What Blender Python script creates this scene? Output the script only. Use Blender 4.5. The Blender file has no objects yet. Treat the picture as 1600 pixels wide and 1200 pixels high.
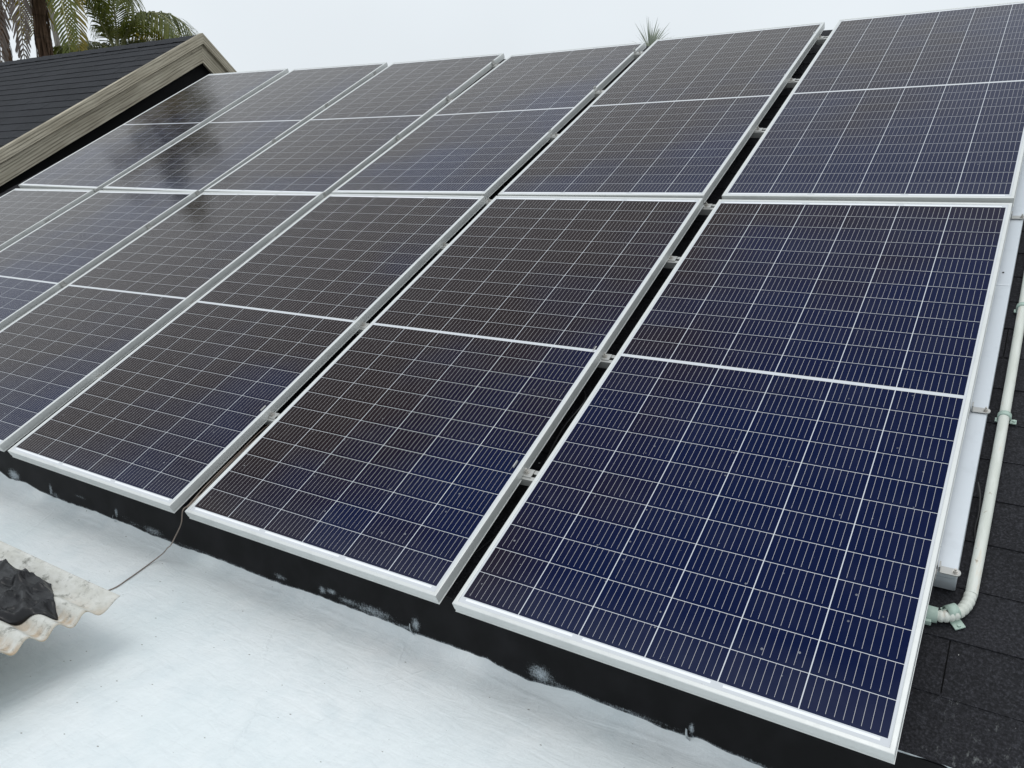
import bpy, math, random
from mathutils import Vector, Matrix, noise
random.seed(7)
SC = bpy.context.scene
COL = SC.collection
R = math.radians

# ------------------------------------------------------------------ camera
cam = bpy.data.cameras.new('camera')
cam.sensor_width = 36.0
cam.lens = 28.49
cam.clip_start = 0.02
cam.clip_end = 2000
camo = bpy.data.objects.new('camera', cam)
COL.objects.link(camo)
CAM = Vector((1.13143, -1.48873, 1.05653))
cx = Vector((0.842355, 0.538923, 0.0)); cy = Vector((-0.134826, 0.210738, 0.968200)); cz = cx.cross(cy)
cx.normalize(); cz.normalize(); cy = cz.cross(cx)
camo.matrix_world = Matrix(((cx.x, cy.x, cz.x, CAM.x), (cx.y, cy.y, cz.y, CAM.y), (cx.z, cy.z, cz.z, CAM.z), (0, 0, 0, 1)))
SC.camera = camo

# ------------------------------------------------------------------ world, sun, exposure
SUN_EL, SUN_AZ = R(76), math.atan2(0.35, -0.94)     # azimuth measured from +Y towards +X
W = bpy.data.worlds.new('World'); SC.world = W; W.use_nodes = True
nt = W.node_tree; nt.nodes.clear()
def wn(t, **k):
    n = nt.nodes.new(t)
    for a, b in k.items(): setattr(n, a, b)
    return n
sky = wn('ShaderNodeTexSky', sky_type='NISHITA', sun_disc=False, sun_elevation=SUN_EL, sun_rotation=SUN_AZ,
         air_density=1.0, dust_density=3.0, ozone_density=1.0)
hs = wn('ShaderNodeHueSaturation'); hs.inputs['Saturation'].default_value = 0.25
tc = wn('ShaderNodeTexCoord'); sp = wn('ShaderNodeSeparateXYZ')
mr = wn('ShaderNodeMapRange'); mr.inputs[1].default_value = 0.0; mr.inputs[2].default_value = 0.9
mr.inputs[3].default_value = 7.6; mr.inputs[4].default_value = 9.2
cn = wn('ShaderNodeTexNoise'); cn.inputs['Scale'].default_value = 1.7; cn.inputs['Detail'].default_value = 4
cr = wn('ShaderNodeMapRange'); cr.inputs[1].default_value = 0.3; cr.inputs[2].default_value = 0.7
cr.inputs[3].default_value = 0.93; cr.inputs[4].default_value = 1.06
mm = wn('ShaderNodeMath', operation='MULTIPLY')
vs = wn('ShaderNodeVectorMath', operation='SCALE'); vs.inputs[0].default_value = (0.885, 0.95, 1.0)
mx = wn('ShaderNodeMixRGB'); mx.inputs[0].default_value = 0.9
bg = wn('ShaderNodeBackground'); bg.inputs[1].default_value = 0.1
wo = wn('ShaderNodeOutputWorld')
L = nt.links.new
L(sky.outputs[0], hs.inputs['Color']); L(tc.outputs['Generated'], sp.inputs[0]); L(sp.outputs[2], mr.inputs[0])
L(tc.outputs['Generated'], cn.inputs['Vector']); L(cn.outputs[0], cr.inputs[0])
L(mr.outputs[0], mm.inputs[0]); L(cr.outputs[0], mm.inputs[1]); L(mm.outputs[0], vs.inputs['Scale'])
L(hs.outputs[0], mx.inputs[1]); L(vs.outputs[0], mx.inputs[2]); L(mx.outputs[0], bg.inputs[0]); L(bg.outputs[0], wo.inputs[0])
sd = bpy.data.lights.new('sun', 'SUN'); sd.energy = 0.6; sd.angle = R(30); sd.color = (1.0, 0.97, 0.93)
so = bpy.data.objects.new('sun', sd); COL.objects.link(so)
sv = Vector((math.sin(SUN_AZ)*math.cos(SUN_EL), math.cos(SUN_AZ)*math.cos(SUN_EL), math.sin(SUN_EL)))
so.rotation_euler = sv.to_track_quat('Z', 'Y').to_euler(); so.location = sv*30
SC.view_settings.view_transform = 'Standard'; SC.view_settings.look = 'None'
SC.view_settings.exposure = 0.28; SC.view_settings.gamma = 1.0
SC.cycles.max_bounces = 8; SC.cycles.transparent_max_bounces = 8

# ------------------------------------------------------------------ helpers
TILT = R(27.113)
CT, ST = math.cos(TILT), math.sin(TILT)
MA = Matrix(((1, 0, 0, 0), (0, CT, -ST, 0), (0, ST, CT, 0), (0, 0, 0, 1)))   # roof frame (u along eave, v up slope, n out)
def P(u, v, n): return MA @ Vector((u, v, n))

class MB:
    def __init__(s): s.v = []; s.f = []; s.sm = []
    def add(s, vs_, fs, smooth=False):
        b = len(s.v); s.v += [tuple(x) for x in vs_]
        s.f += [tuple(i+b for i in f) for f in fs]; s.sm += [smooth]*len(fs)
        return s
    def box(s, lo, hi, M=None, bev=0.0):
        (x0, y0, z0), (x1, y1, z1) = lo, hi
        if bev <= 0:
            vs_ = [(x0,y0,z0),(x1,y0,z0),(x1,y1,z0),(x0,y1,z0),(x0,y0,z1),(x1,y0,z1),(x1,y1,z1),(x0,y1,z1)]
            fs = [(3,2,1,0),(4,5,6,7),(0,1,5,4),(1,2,6,5),(2,3,7,6),(3,0,4,7)]
        else:
            import bmesh
            bm = bmesh.new(); bmesh.ops.create_cube(bm, size=1)
            for q in bm.verts: q.co = Vector(((x0+x1)/2+q.co.x*(x1-x0), (y0+y1)/2+q.co.y*(y1-y0), (z0+z1)/2+q.co.z*(z1-z0)))
            bmesh.ops.bevel(bm, geom=bm.edges[:], offset=bev, segments=2, affect='EDGES', profile=0.5)
            bm.verts.index_update()
            vs_ = [tuple(q.co) for q in bm.verts]; fs = [tuple(q.index for q in f.verts) for f in bm.faces]; bm.free()
        if M is not None: vs_ = [tuple(M @ Vector(q)) for q in vs_]
        return s.add(vs_, fs)
    def tube(s, pts, rad, seg=12, caps=True):
        pts = [Vector(p) for p in pts]; n = len(pts)
        if not hasattr(rad, '__len__'): rad = [rad]*n
        ups = None; rings = []
        for i, p in enumerate(pts):
            t = (pts[min(i+1, n-1)]-pts[max(i-1, 0)]).normalized()
            if ups is None:
                a = Vector((0, 0, 1)) if abs(t.z) < 0.9 else Vector((1, 0, 0))
                ups = (a-t*a.dot(t)).normalized()
            else: ups = (ups-t*ups.dot(t)).normalized()
            b = t.cross(ups)
            rings.append([p+(ups*math.cos(2*math.pi*k/seg)+b*math.sin(2*math.pi*k/seg))*rad[i] for k in range(seg)])
        vs_ = [q for r in rings for q in r]; fs = []
        for i in range(n-1):
            for k in range(seg):
                fs.append((i*seg+k, i*seg+(k+1) % seg, (i+1)*seg+(k+1) % seg, (i+1)*seg+k))
        s.add(vs_, fs, True)
        if caps: s.add(rings[0], [tuple(reversed(range(seg)))]); s.add(rings[-1], [tuple(range(seg))])
        return s
    def cyl(s, c, axis, r, h, seg=14):
        c = Vector(c); a = Vector(axis).normalized()
        return s.tube([c, c+a*h], r, seg)
    def grid(s, fn, nu, nv, smooth=True):
        vs_ = [fn(i, j) for j in range(nv) for i in range(nu)]
        fs = [(j*nu+i, j*nu+i+1, (j+1)*nu+i+1, (j+1)*nu+i) for j in range(nv-1) for i in range(nu-1)]
        return s.add(vs_, fs, smooth)
    def mesh(s, name, mat):
        m = bpy.data.meshes.new(name); m.from_pydata(s.v, [], s.f); m.update()
        m.polygons.foreach_set('use_smooth', s.sm)
        if mat: m.materials.append(mat)
        return m
    def build(s, name, mat, parent=None, matrix=None):
        o = bpy.data.objects.new(name, s.mesh(name, mat)); COL.objects.link(o)
        if parent: o.parent = parent
        if matrix is not None: o.matrix_local = matrix
        return o

def tag(o, label=None, cat=None, group=None, kind=None):
    for k, x in (('label', label), ('category', cat), ('group', group), ('kind', kind)):
        if x: o[k] = x
    return o
def thing(name, label, cat, M=None, group=None):
    o = bpy.data.objects.new(name, None); o.empty_display_size = 0.1; COL.objects.link(o)
    if M is not None: o.matrix_world = M
    return tag(o, label, cat, group)

# ------------------------------------------------------------------ materials
class NT:
    def __init__(s, name):
        s.m = bpy.data.materials.new(name); s.m.use_nodes = True; s.t = s.m.node_tree
        s.b = s.t.nodes['Principled BSDF']; s.out = s.t.nodes['Material Output']
    def n(s, t, **k):
        q = s.t.nodes.new(t)
        for a, b in k.items(): setattr(q, a, b)
        return q
    def l(s, a, b): s.t.links.new(a, b)
    def val(s, x, sock):
        if isinstance(x, (int, float)): sock.default_value = x
        elif isinstance(x, tuple): sock.default_value = x if len(x) == 4 or sock.type != 'RGBA' else x+(1,)
        else: s.l(x, sock)
    def math(s, op, a, b=0.0, c=0.0):
        q = s.n('ShaderNodeMath', operation=op)
        s.val(a, q.inputs[0]); s.val(b, q.inputs[1]); s.val(c, q.inputs[2]); return q.outputs[0]
    def mix(s, f, a, b):
        q = s.n('ShaderNodeMixRGB'); s.val(f, q.inputs[0]); s.val(a, q.inputs[1]); s.val(b, q.inputs[2]); return q.outputs[0]
    def rng(s, x, a, b, c=0.0, d=1.0, smooth=False):
        q = s.n('ShaderNodeMapRange')
        if smooth: q.interpolation_type = 'SMOOTHSTEP'
        s.val(x, q.inputs[0])
        for i, y in enumerate((a, b, c, d)): q.inputs[i+1].default_value = y
        return q.outputs[0]
    def noise(s, vec, scale, detail=3, rough=0.5, dist=0.0):
        q = s.n('ShaderNodeTexNoise'); q.inputs['Scale'].default_value = scale; q.inputs['Detail'].default_value = detail
        q.inputs['Roughness'].default_value = rough; q.inputs['Distortion'].default_value = dist
        if vec is not None: s.l(vec, q.inputs['Vector'])
        return q.outputs[0]
    def obj(s): return s.n('ShaderNodeTexCoord').outputs['Object']
    def scale(s, vec, xyz):
        q = s.n('ShaderNodeMapping'); q.inputs['Scale'].default_value = xyz; s.l(vec, q.inputs['Vector']); return q.outputs[0]
    def sep(s, vec):
        q = s.n('ShaderNodeSeparateXYZ'); s.l(vec, q.inputs[0]); return q.outputs
    def bump(s, h, strength, dist=0.01):
        q = s.n('ShaderNodeBump'); q.inputs['Strength'].default_value = strength; q.inputs['Distance'].default_value = dist
        s.l(h, q.inputs['Height']); s.l(q.outputs[0], s.b.inputs['Normal'])
    def base(s, x): s.val(x, s.b.inputs['Base Color'])
    def set(s, **k):
        for a, x in k.items(): s.val(x, s.b.inputs[a.replace('_', ' ')])
        return s

def mat_cells():
    t = NT('solar_cells'); o = t.obj(); X, Y, Z = t.sep(o)
    PW, PH = 1.006/6, 1.013/12
    cxn = t.math('DIVIDE', t.math('ADD', X, 0.503), PW)
    fx = t.math('FRACT', cxn)
    ay = t.math('ABSOLUTE', Y)
    ry = t.math('DIVIDE', t.math('SUBTRACT', ay, 0.006), PH)
    fy = t.math('FRACT', ry)
    def edge(f, g): return t.math('GREATER_THAN', t.math('ABSOLUTE', t.math('SUBTRACT', f, 0.5)), 0.5-g/2)
    gapx = edge(fx, 0.0024/PW); gapy = edge(fy, 0.0014/PH)
    outx = t.math('GREATER_THAN', t.math('ABSOLUTE', X), 0.503-0.0012)
    outy = t.math('GREATER_THAN', ay, 1.019-0.0008)
    mid = t.math('LESS_THAN', ay, 0.0065)
    back = t.math('MAXIMUM', t.math('MAXIMUM', gapx, gapy), t.math('MAXIMUM', outx, t.math('MAXIMUM', outy, mid)))
    b9 = t.math('FRACT', t.math('ADD', t.math('MULTIPLY', fx, 10.0), 0.5))
    bus = t.math('LESS_THAN', t.math('ABSOLUTE', t.math('SUBTRACT', b9, 0.5)), 0.00042/(PW/10))
    bus = t.math('MULTIPLY', bus, t.math('LESS_THAN', fy, 0.905))
    # bright connector ribbon along both ends, broken every second cell column
    rb = t.math('MULTIPLY', t.math('GREATER_THAN', ay, 1.0215), t.math('LESS_THAN', ay, 1.0275))
    f2 = t.math('FRACT', t.math('MULTIPLY', cxn, 0.5))
    rb = t.math('MULTIPLY', rb, t.math('LESS_THAN', t.math('ABSOLUTE', t.math('SUBTRACT', f2, 0.5)), 0.46))
    # cell colour: view-angle coating tint painted in, violet brown to blue, plus per-cell variation
    inf = t.n('ShaderNodeObjectInfo')
    cb = t.n('ShaderNodeCombineXYZ')
    t.l(t.math('FLOOR', cxn), cb.inputs[0]); t.l(t.math('MULTIPLY', t.math('FLOOR', t.math('MULTIPLY', ry, 0.5)), t.math('SIGN', Y)), cb.inputs[1])
    t.l(t.math('MULTIPLY', inf.outputs['Random'], 40.0), cb.inputs[2])
    wnz = t.n('ShaderNodeTexWhiteNoise'); t.l(cb.outputs[0], wnz.inputs['Vector'])
    cl = t.n('ShaderNodeVectorMath', operation='ADD'); t.l(o, cl.inputs[0])
    cq = t.n('ShaderNodeCombineXYZ'); t.l(t.math('MULTIPLY', inf.outputs['Random'], 37.0), cq.inputs[2]); t.l(cq.outputs[0], cl.inputs[1])
    big = t.noise(cl.outputs[0], 1.6, 2, 0.5)
    tone = t.n('ShaderNodeAttribute', attribute_type='OBJECT', attribute_name='tone').outputs['Fac']
    g = t.math('ADD', t.math('MULTIPLY', X, 0.62), t.math('MULTIPLY', Y, -0.32))  # fixed gradient imitating the coating's angle-dependent blue tint
    f = t.math('ADD', t.math('ADD', tone, g), t.math('MULTIPLY', t.math('SUBTRACT', big, 0.5), 1.5))
    f = t.math('ADD', f, t.math('MULTIPLY', t.math('SUBTRACT', wnz.outputs['Value'], 0.5), 0.16))
    f = t.rng(f, 0.0, 1.0, 0.0, 1.0, True)
    cell = t.mix(f, (0.0140, 0.0078, 0.0090), (0.0034, 0.0080, 0.0390))
    # fine dust film and dried water spots lying on the glass
    d1 = t.noise(cl.outputs[0], 9.0, 6, 0.65)
    col = t.mix(bus, cell, (0.47, 0.46, 0.46))
    col = t.mix(back, col, (0.60, 0.62, 0.645))
    col = t.mix(rb, col, (0.86, 0.87, 0.90))
    vo = t.n('ShaderNodeTexVoronoi', voronoi_dimensions='2D'); vo.inputs['Scale'].default_value = 13.0; t.l(cl.outputs[0], vo.inputs['Vector'])
    vd = t.n('ShaderNodeTexVoronoi', voronoi_dimensions='2D'); vd.inputs['Scale'].default_value = 13.0; t.l(cl.outputs[0], vd.inputs['Vector'])
    sz = t.rng(t.sep(vd.outputs['Color'])[0], 0.45, 1.0, 0.0, 0.040)
    spot = t.math('LESS_THAN', vo.outputs['Distance'], sz)
    spot = t.math('MULTIPLY', spot, t.rng(Y, 0.6, -1.0, 0.05, 0.8))
    spot = t.math('MULTIPLY', spot, t.noise(o, 160, 2))
    dust = t.math('ADD', t.rng(d1, 0.45, 0.85, 0.0, 0.018), t.rng(Y, -0.88, -1.03, 0.0, 0.035))
    col = t.mix(t.math('ADD', spot, dust), col, (0.42, 0.43, 0.44))
    t.base(col)
    t.set(Roughness=0.5); t.b.inputs['Specular IOR Level'].default_value = 0.0
    # anti-reflection glass: about 0.6 % at normal incidence, rising steeply towards grazing
    lw = t.n('ShaderNodeLayerWeight'); lw.inputs['Blend'].default_value = 0.5
    fr = t.math('ADD', t.math('MULTIPLY', t.math('POWER', lw.outputs['Facing'], 5.5), 1.0), 0.0030)
    gl = t.n('ShaderNodeBsdfGlossy'); t.val(t.rng(d1, 0.3, 0.8, 0.07, 0.13), gl.inputs['Roughness']); gl.inputs['Color'].default_value = (1.0, 0.98, 0.965, 1)
    ms = t.n('ShaderNodeMixShader'); t.l(fr, ms.inputs[0]); t.l(t.b.outputs[0], ms.inputs[1]); t.l(gl.outputs[0], ms.inputs[2])
    t.l(ms.outputs[0], t.out.inputs['Surface'])
    return t.m

def mat_alu(name, col, rough=0.42, metal=0.35, dirt=0.25, scale=(1, 1, 1)):
    t = NT(name); o = t.obj()
    a = t.noise(o, 14, 6, 0.62); b = t.noise(t.scale(o, (3, 3, 60)), 9, 3)
    k = t.rng(a, 0.55, 0.8, 0.0, dirt)
    t.base(t.mix(k, col, tuple(c*0.55 for c in col)))
    t.set(Metallic=metal, Roughness=t.rng(b, 0.3, 0.7, rough-0.06, rough+0.1))
    t.bump(b, 0.05, 0.002)
    return t.m

def mat_shingle(name, lo, hi, spots=True):
    t = NT(name); o = t.obj(); X, Y, Z = t.sep(o)
    ge = t.n('ShaderNodeNewGeometry')
    gr = t.noise(o, 170, 3, 0.75); md = t.noise(o, 5, 4, 0.6); pat = t.noise(o, 38, 3, 0.6)
    f = t.math('ADD', t.math('MULTIPLY', ge.outputs['Random Per Island'], 0.45), t.math('MULTIPLY', md, 0.55))
    c = t.mix(f, lo, hi)
    c = t.mix(t.rng(gr, 0.50, 0.72, 0.0, 0.62), c, tuple(x*3.0 for x in hi)); c = t.mix(t.rng(gr, 0.48, 0.34, 0.0, 0.7), c, tuple(x*.45 for x in lo))
    if spots:   # dry paint overspray and flecks near the eave
        sp_ = t.noise(t.scale(o, (1, 0.45, 1)), 62, 5, 0.75)
        big = t.noise(o, 6.5, 3, 0.6)
        near = t.math('MULTIPLY', t.rng(Y, 0.42, 0.10, 0.0, 1.0), t.rng(X, 0.85, 1.35, 0.2, 1.0))
        th = t.math('ADD', t.math('MULTIPLY', sp_, 0.62), t.math('ADD', t.math('MULTIPLY', big, 0.22), t.math('MULTIPLY', near, 0.115)))
        c = t.mix(t.rng(th, 0.55, 0.66, 0.0, 0.42), c, (0.42, 0.44, 0.43))
        v = t.n('ShaderNodeTexVoronoi', voronoi_dimensions='2D'); v.inputs['Scale'].default_value = 8.0; t.l(o, v.inputs['Vector'])
        sz = t.rng(t.sep(v.outputs['Color'])[1], 0.60, 1.0, 0.0, 0.026)
        c = t.mix(t.math('LESS_THAN', v.outputs['Distance'], sz), c, (0.62, 0.62, 0.6))
    t.base(c); t.set(Roughness=0.92); t.b.inputs['Specular IOR Level'].default_value = 0.25
    t.bump(t.math('ADD', gr, t.math('MULTIPLY', pat, 0.8)), 0.55, 0.003)
    return t.m

def mat_wood():
    t = NT('weathered_wood'); o = t.obj()      # boards run along local x, face is x-z
    w = t.noise(t.scale(o, (0.8, 1, 1)), 3.2, 2, 0.5)
    q = t.n('ShaderNodeVectorMath', operation='ADD'); t.l(o, q.inputs[0])
    cbn = t.n('ShaderNodeCombineXYZ'); t.l(t.math('MULTIPLY', w, 0.075), cbn.inputs[2]); t.l(cbn.outputs[0], q.inputs[1])
    fine = t.noise(t.scale(q.outputs[0], (0.5, 1, 42)), 2.2, 5, 0.6)
    zz = t.sep(o)[2]
    warp = t.noise(t.scale(o, (0.55, 1, 5)), 2.6, 2, 0.5)
    ph = t.math('ADD', t.math('MULTIPLY', zz, 2*math.pi*40), t.math('MULTIPLY', warp, 11.0))
    ln = t.math('POWER', t.math('ADD', t.math('MULTIPLY', t.math('SINE', ph), 0.5), 0.5), 2.2)
    ln = t.math('MULTIPLY', ln, t.rng(t.noise(t.scale(o, (1.5, 1, 30)), 2.0, 3), 0.35, 0.6, 0.25, 1.0))
    blot = t.noise(t.scale(o, (1, 1, 2)), 2.4, 4, 0.6)
    c = t.mix(t.rng(blot, 0.35, 0.65, 0, 1), (0.40, 0.355, 0.27), (0.55, 0.50, 0.395))
    c = t.mix(t.math('MULTIPLY', ln, 0.78), c, (0.105, 0.09, 0.062))
    c = t.mix(t.rng(fine, 0.5, 0.62, 0.0, 0.35), c, (0.13, 0.115, 0.085))
    kn = t.n('ShaderNodeTexVoronoi'); kn.inputs['Scale'].default_value = 2.3; t.l(t.scale(o, (1, 1, 2.2)), kn.inputs['Vector'])
    c = t.mix(t.rng(kn.outputs['Distance'], 0.02, 0.06, 0.8, 0.0), c, (0.09, 0.075, 0.055))
    t.base(c); t.set(Roughness=0.85); t.bump(t.math('MULTIPLY', ln, -1.0), 0.5, 0.003)
    return t.m

SEAMS = [((-.60, .10), (-.66, -.03)), ((-.66, -.03), (-.52, -.20)), ((-1.42, .09), (-1.38, -.05)), ((-.245, .10), (-.20, 0)), ((.20, .09), (.245, -.03)), ((-.12, .05), (-.22, -.12)), ((-2.1, .1), (-1.95, -.1)), ((-.3, -.5), (-.42, -.28))]
def mat_whiteroof():
    t = NT('white_roof_coating'); o = t.obj()
    br = t.noise(t.scale(o, (9, 2.2, 1)), 5, 6, 0.65, 0.6); br2 = t.noise(t.scale(o, (2.0, 8, 1)), 4, 5, 0.6, 0.8)
    lg = t.noise(o, 1.6, 4, 0.55); md = t.noise(o, 7, 5, 0.6)
    c = t.mix(t.rng(lg, 0.35, 0.7), (0.69, 0.748, 0.762), (0.81, 0.836, 0.842))
    c = t.mix(t.rng(md, 0.47, 0.72, 0, 0.5), c, (0.60, 0.67, 0.695))
    st = t.noise(t.scale(o, (1.2, 6, 1)), 3.2, 6, 0.7)
    c = t.mix(t.rng(st, 0.56, 0.74, 0, 0.22), c, (0.60, 0.645, 0.67))
    c = t.mix(t.rng(br, 0.58, 0.78, 0, 0.10), c, (0.62, 0.66, 0.68))
    v = t.n('ShaderNodeTexVoronoi', voronoi_dimensions='2D'); v.inputs['Scale'].default_value = 10.0; t.l(t.scale(o, (1, 1.7, 1)), v.inputs['Vector'])
    sz = t.rng(t.sep(v.outputs['Color'])[0], 0.50, 1.0, 0.0, 0.034)
    c = t.mix(t.math('MULTIPLY', t.math('LESS_THAN', v.outputs['Distance'], sz), 0.7), c, (0.16, 0.15, 0.12))
    sx_, sy_, sz_ = t.sep(o); wob = t.noise(o, 7.0, 4, 0.7); wob2 = t.noise(o, 30.0, 3, 0.7)
    seam = 0.0
    for (x0, y0), (x1, y1) in SEAMS:
        dx, dy = x1-x0, y1-y0; ln_ = math.hypot(dx, dy); dx /= ln_; dy /= ln_
        px = t.math('SUBTRACT', sx_, x0); py = t.math('SUBTRACT', sy_, y0)
        al = t.math('ADD', t.math('MULTIPLY', px, dx), t.math('MULTIPLY', py, dy))
        ac = t.math('ADD', t.math('MULTIPLY', px, -dy), t.math('MULTIPLY', py, dx))
        ac = t.math('ABSOLUTE', t.math('ADD', ac, t.math('MULTIPLY', t.math('SUBTRACT', wob, 0.5), 0.06)))
        m_ = t.math('MULTIPLY', t.rng(ac, 0.0, 0.007, 1.0, 0.0), t.math('MULTIPLY', t.rng(al, -0.01, 0.03), t.rng(al, ln_, ln_-0.06)))
        seam = t.math('MAXIMUM', seam, m_)
    seam = t.math('MULTIPLY', seam, t.rng(wob2, 0.35, 0.6))
    c = t.mix(t.math('MULTIPLY', seam, 0.06), c, (0.5, 0.54, 0.55))
    t.base(c); t.set(Roughness=0.55)
    h = t.math('ADD', t.math('ADD', br, br2), t.math('ADD', t.math('MULTIPLY', md, 1.5), t.math('MULTIPLY', seam, 0.5)))
    t.bump(h, 0.5, 0.0065)
    return t.m

def mat_upstand():
    t = NT('black_membrane'); o = t.obj()
    w = t.n('ShaderNodeAttribute', attribute_name='wear').outputs['Fac']
    n1 = t.math('ADD', t.math('MULTIPLY', t.noise(t.scale(o, (3.2, 1, 0.9)), 120, 4, 0.8, 0.6), 0.6), t.math('MULTIPLY', t.noise(t.scale(o, (0.5, 1, 2.2)), 110, 4, 0.75, 0.4), 0.4)); n2 = t.noise(o, 9, 4)
    wn_ = t.math('ADD', w, t.math('MULTIPLY', t.math('SUBTRACT', n1, 0.52), 2.6))
    wn_ = t.math('MULTIPLY', t.rng(wn_, 0.40, 1.05, 0.0, 0.85), t.rng(w, 0.03, 0.25))
    c = t.mix(t.rng(n2, 0.4, 0.7), (0.0075, 0.0075, 0.008), (0.014, 0.014, 0.0155))
    v = t.n('ShaderNodeTexVoronoi'); v.inputs['Scale'].default_value = 17.0; t.l(o, v.inputs['Vector'])
    sz = t.rng(t.sep(v.outputs['Color'])[0], 0.8, 1.0, 0.0, 0.035)
    c = t.mix(t.math('MULTIPLY', t.math('LESS_THAN', v.outputs['Distance'], sz), 0.6), c, (0.4, 0.38, 0.33))
    t.base(t.mix(wn_, c, (0.50, 0.56, 0.60)))
    t.set(Roughness=0.62); t.b.inputs['Specular IOR Level'].default_value = 0.12; t.bump(n2, 0.12, 0.01)
    return t.m

def mat_plain(name, col, rough=0.6, metal=0.0, var=0.25, scale=8.0, bump=0.1, spec=None):
    t = NT(name); o = t.obj(); a = t.noise(o, scale, 5, 0.6)
    t.base(t.mix(t.rng(a, 0.35, 0.7), tuple(c*(1-var) for c in col), tuple(min(1, c*(1+var*0.6)) for c in col)))
    t.set(Roughness=rough, Metallic=metal)
    if spec is not None: t.b.inputs['Specular IOR Level'].default_value = spec
    if bump: t.bump(a, bump, 0.01)
    return t.m

def mat_conduit():
    t = NT('aged_pvc'); o = t.obj()
    a = t.noise(t.scale(o, (9, 1.4, 9)), 6, 5, 0.65); b = t.noise(o, 30, 5, 0.7)
    c = t.mix(t.rng(a, 0.4, 0.7), (0.60, 0.625, 0.565), (0.72, 0.735, 0.69))
    c = t.mix(t.rng(a, 0.60, 0.68, 0, 0.5), c, (0.60, 0.52, 0.40))
    c = t.mix(t.rng(b, 0.66, 0.72, 0, 0.8), c, (0.27, 0.20, 0.13))
    t.base(c); t.set(Roughness=0.5)
    return t.m

def mat_sheet():
    t = NT('corrugated_fibreglass'); o = t.obj(); X, Y, Z = t.sep(o)
    a = t.noise(t.scale(o, (2.5, 6, 1)), 4, 6, 0.68); b = t.noise(o, 26, 5, 0.75); d = t.noise(t.scale(o, (3, 1.2, 1)), 9, 4, 0.6)
    c = t.mix(t.rng(a, 0.35, 0.65), (0.52, 0.515, 0.465), (0.68, 0.68, 0.645))
    trough = t.rng(Z, 0.008, -0.012)
    end = t.rng(X, -0.30, -0.02)
    st = t.math('MULTIPLY', t.math('MULTIPLY', trough, end), t.rng(d, 0.38, 0.56))
    st = t.math('MULTIPLY', st, t.rng(Y, -0.03, -0.10))
    c = t.mix(t.math('MULTIPLY', st, 0.62), c, (0.40, 0.235, 0.085))
    gm = t.noise(t.scale(o, (3.0, 7, 1)), 5, 5, 0.7)
    c = t.mix(t.math('MULTIPLY', t.rng(b, 0.48, 0.60), t.rng(gm, 0.47, 0.60, 0, 0.85)), c, (0.17, 0.17, 0.145))
    c = t.mix(t.rng(gm, 0.40, 0.30, 0, 0.4), c, (0.33, 0.335, 0.33))
    rim = t.rng(X, -0.018, -0.002)
    c = t.mix(t.math('MULTIPLY', rim, t.rng(Y, 0.0, -0.1, 0.05, 0.35)), c, (0.36, 0.25, 0.115))
    t.base(c); t.set(Roughness=0.6)
    t.bump(b, 0.2, 0.003)
    tr = t.n('ShaderNodeBsdfTranslucent'); t.l(c, tr.inputs['Color'])
    ms = t.n('ShaderNodeMixShader'); ms.inputs[0].default_value = 0.08
    t.l(t.b.outputs[0], ms.inputs[1]); t.l(tr.outputs[0], ms.inputs[2]); t.l(ms.outputs[0], t.out.inputs['Surface'])
    return t.m

def mat_leaf(name, c1, c2, trans=0.42):
    t = NT(name); o = t.obj(); a = t.noise(o, 1.1, 3, 0.6); ge = t.n('ShaderNodeNewGeometry')
    f = t.math('ADD', t.math('MULTIPLY', a, 0.5), t.math('MULTIPLY', ge.outputs['Random Per Island'], 0.5))
    c = t.mix(f, c1, c2); t.base(c); t.set(Roughness=0.42)
    tr = t.n('ShaderNodeBsdfTranslucent'); t.l(c, tr.inputs['Color'])
    ms = t.n('ShaderNodeMixShader'); ms.inputs[0].default_value = trans
    t.l(t.b.outputs[0], ms.inputs[1]); t.l(tr.outputs[0], ms.inputs[2]); t.l(ms.outputs[0], t.out.inputs['Surface'])
    return t.m

def mat_trunk(name, c1, c2):
    t = NT(name); o = t.obj()
    a = t.noise(t.scale(o, (6, 6, 0.5)), 3.0, 5, 0.7); b = t.noise(t.scale(o, (1, 1, 7)), 1.4, 3)
    c = t.mix(t.rng(a, 0.35, 0.65), c1, c2); c = t.mix(t.rng(b, 0.55, 0.7, 0, 0.6), c, tuple(x*0.4 for x in c1))
    t.base(c); t.set(Roughness=0.9); t.bump(a, 0.5, 0.05)
    return t.m

def mat_ground():
    t = NT('yard_ground'); o = t.obj(); a = t.noise(o, 0.25, 6, 0.6); b = t.noise(o, 6, 5, 0.7)
    c = t.mix(t.rng(a, 0.4, 0.6), (0.06, 0.085, 0.03), (0.17, 0.14, 0.09)); c = t.mix(t.rng(b, 0.4, 0.7, 0, 0.5), c, (0.04, 0.055, 0.02))
    t.base(c); t.set(Roughness=0.95); t.bump(b, 0.5, 0.1)
    return t.m

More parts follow.
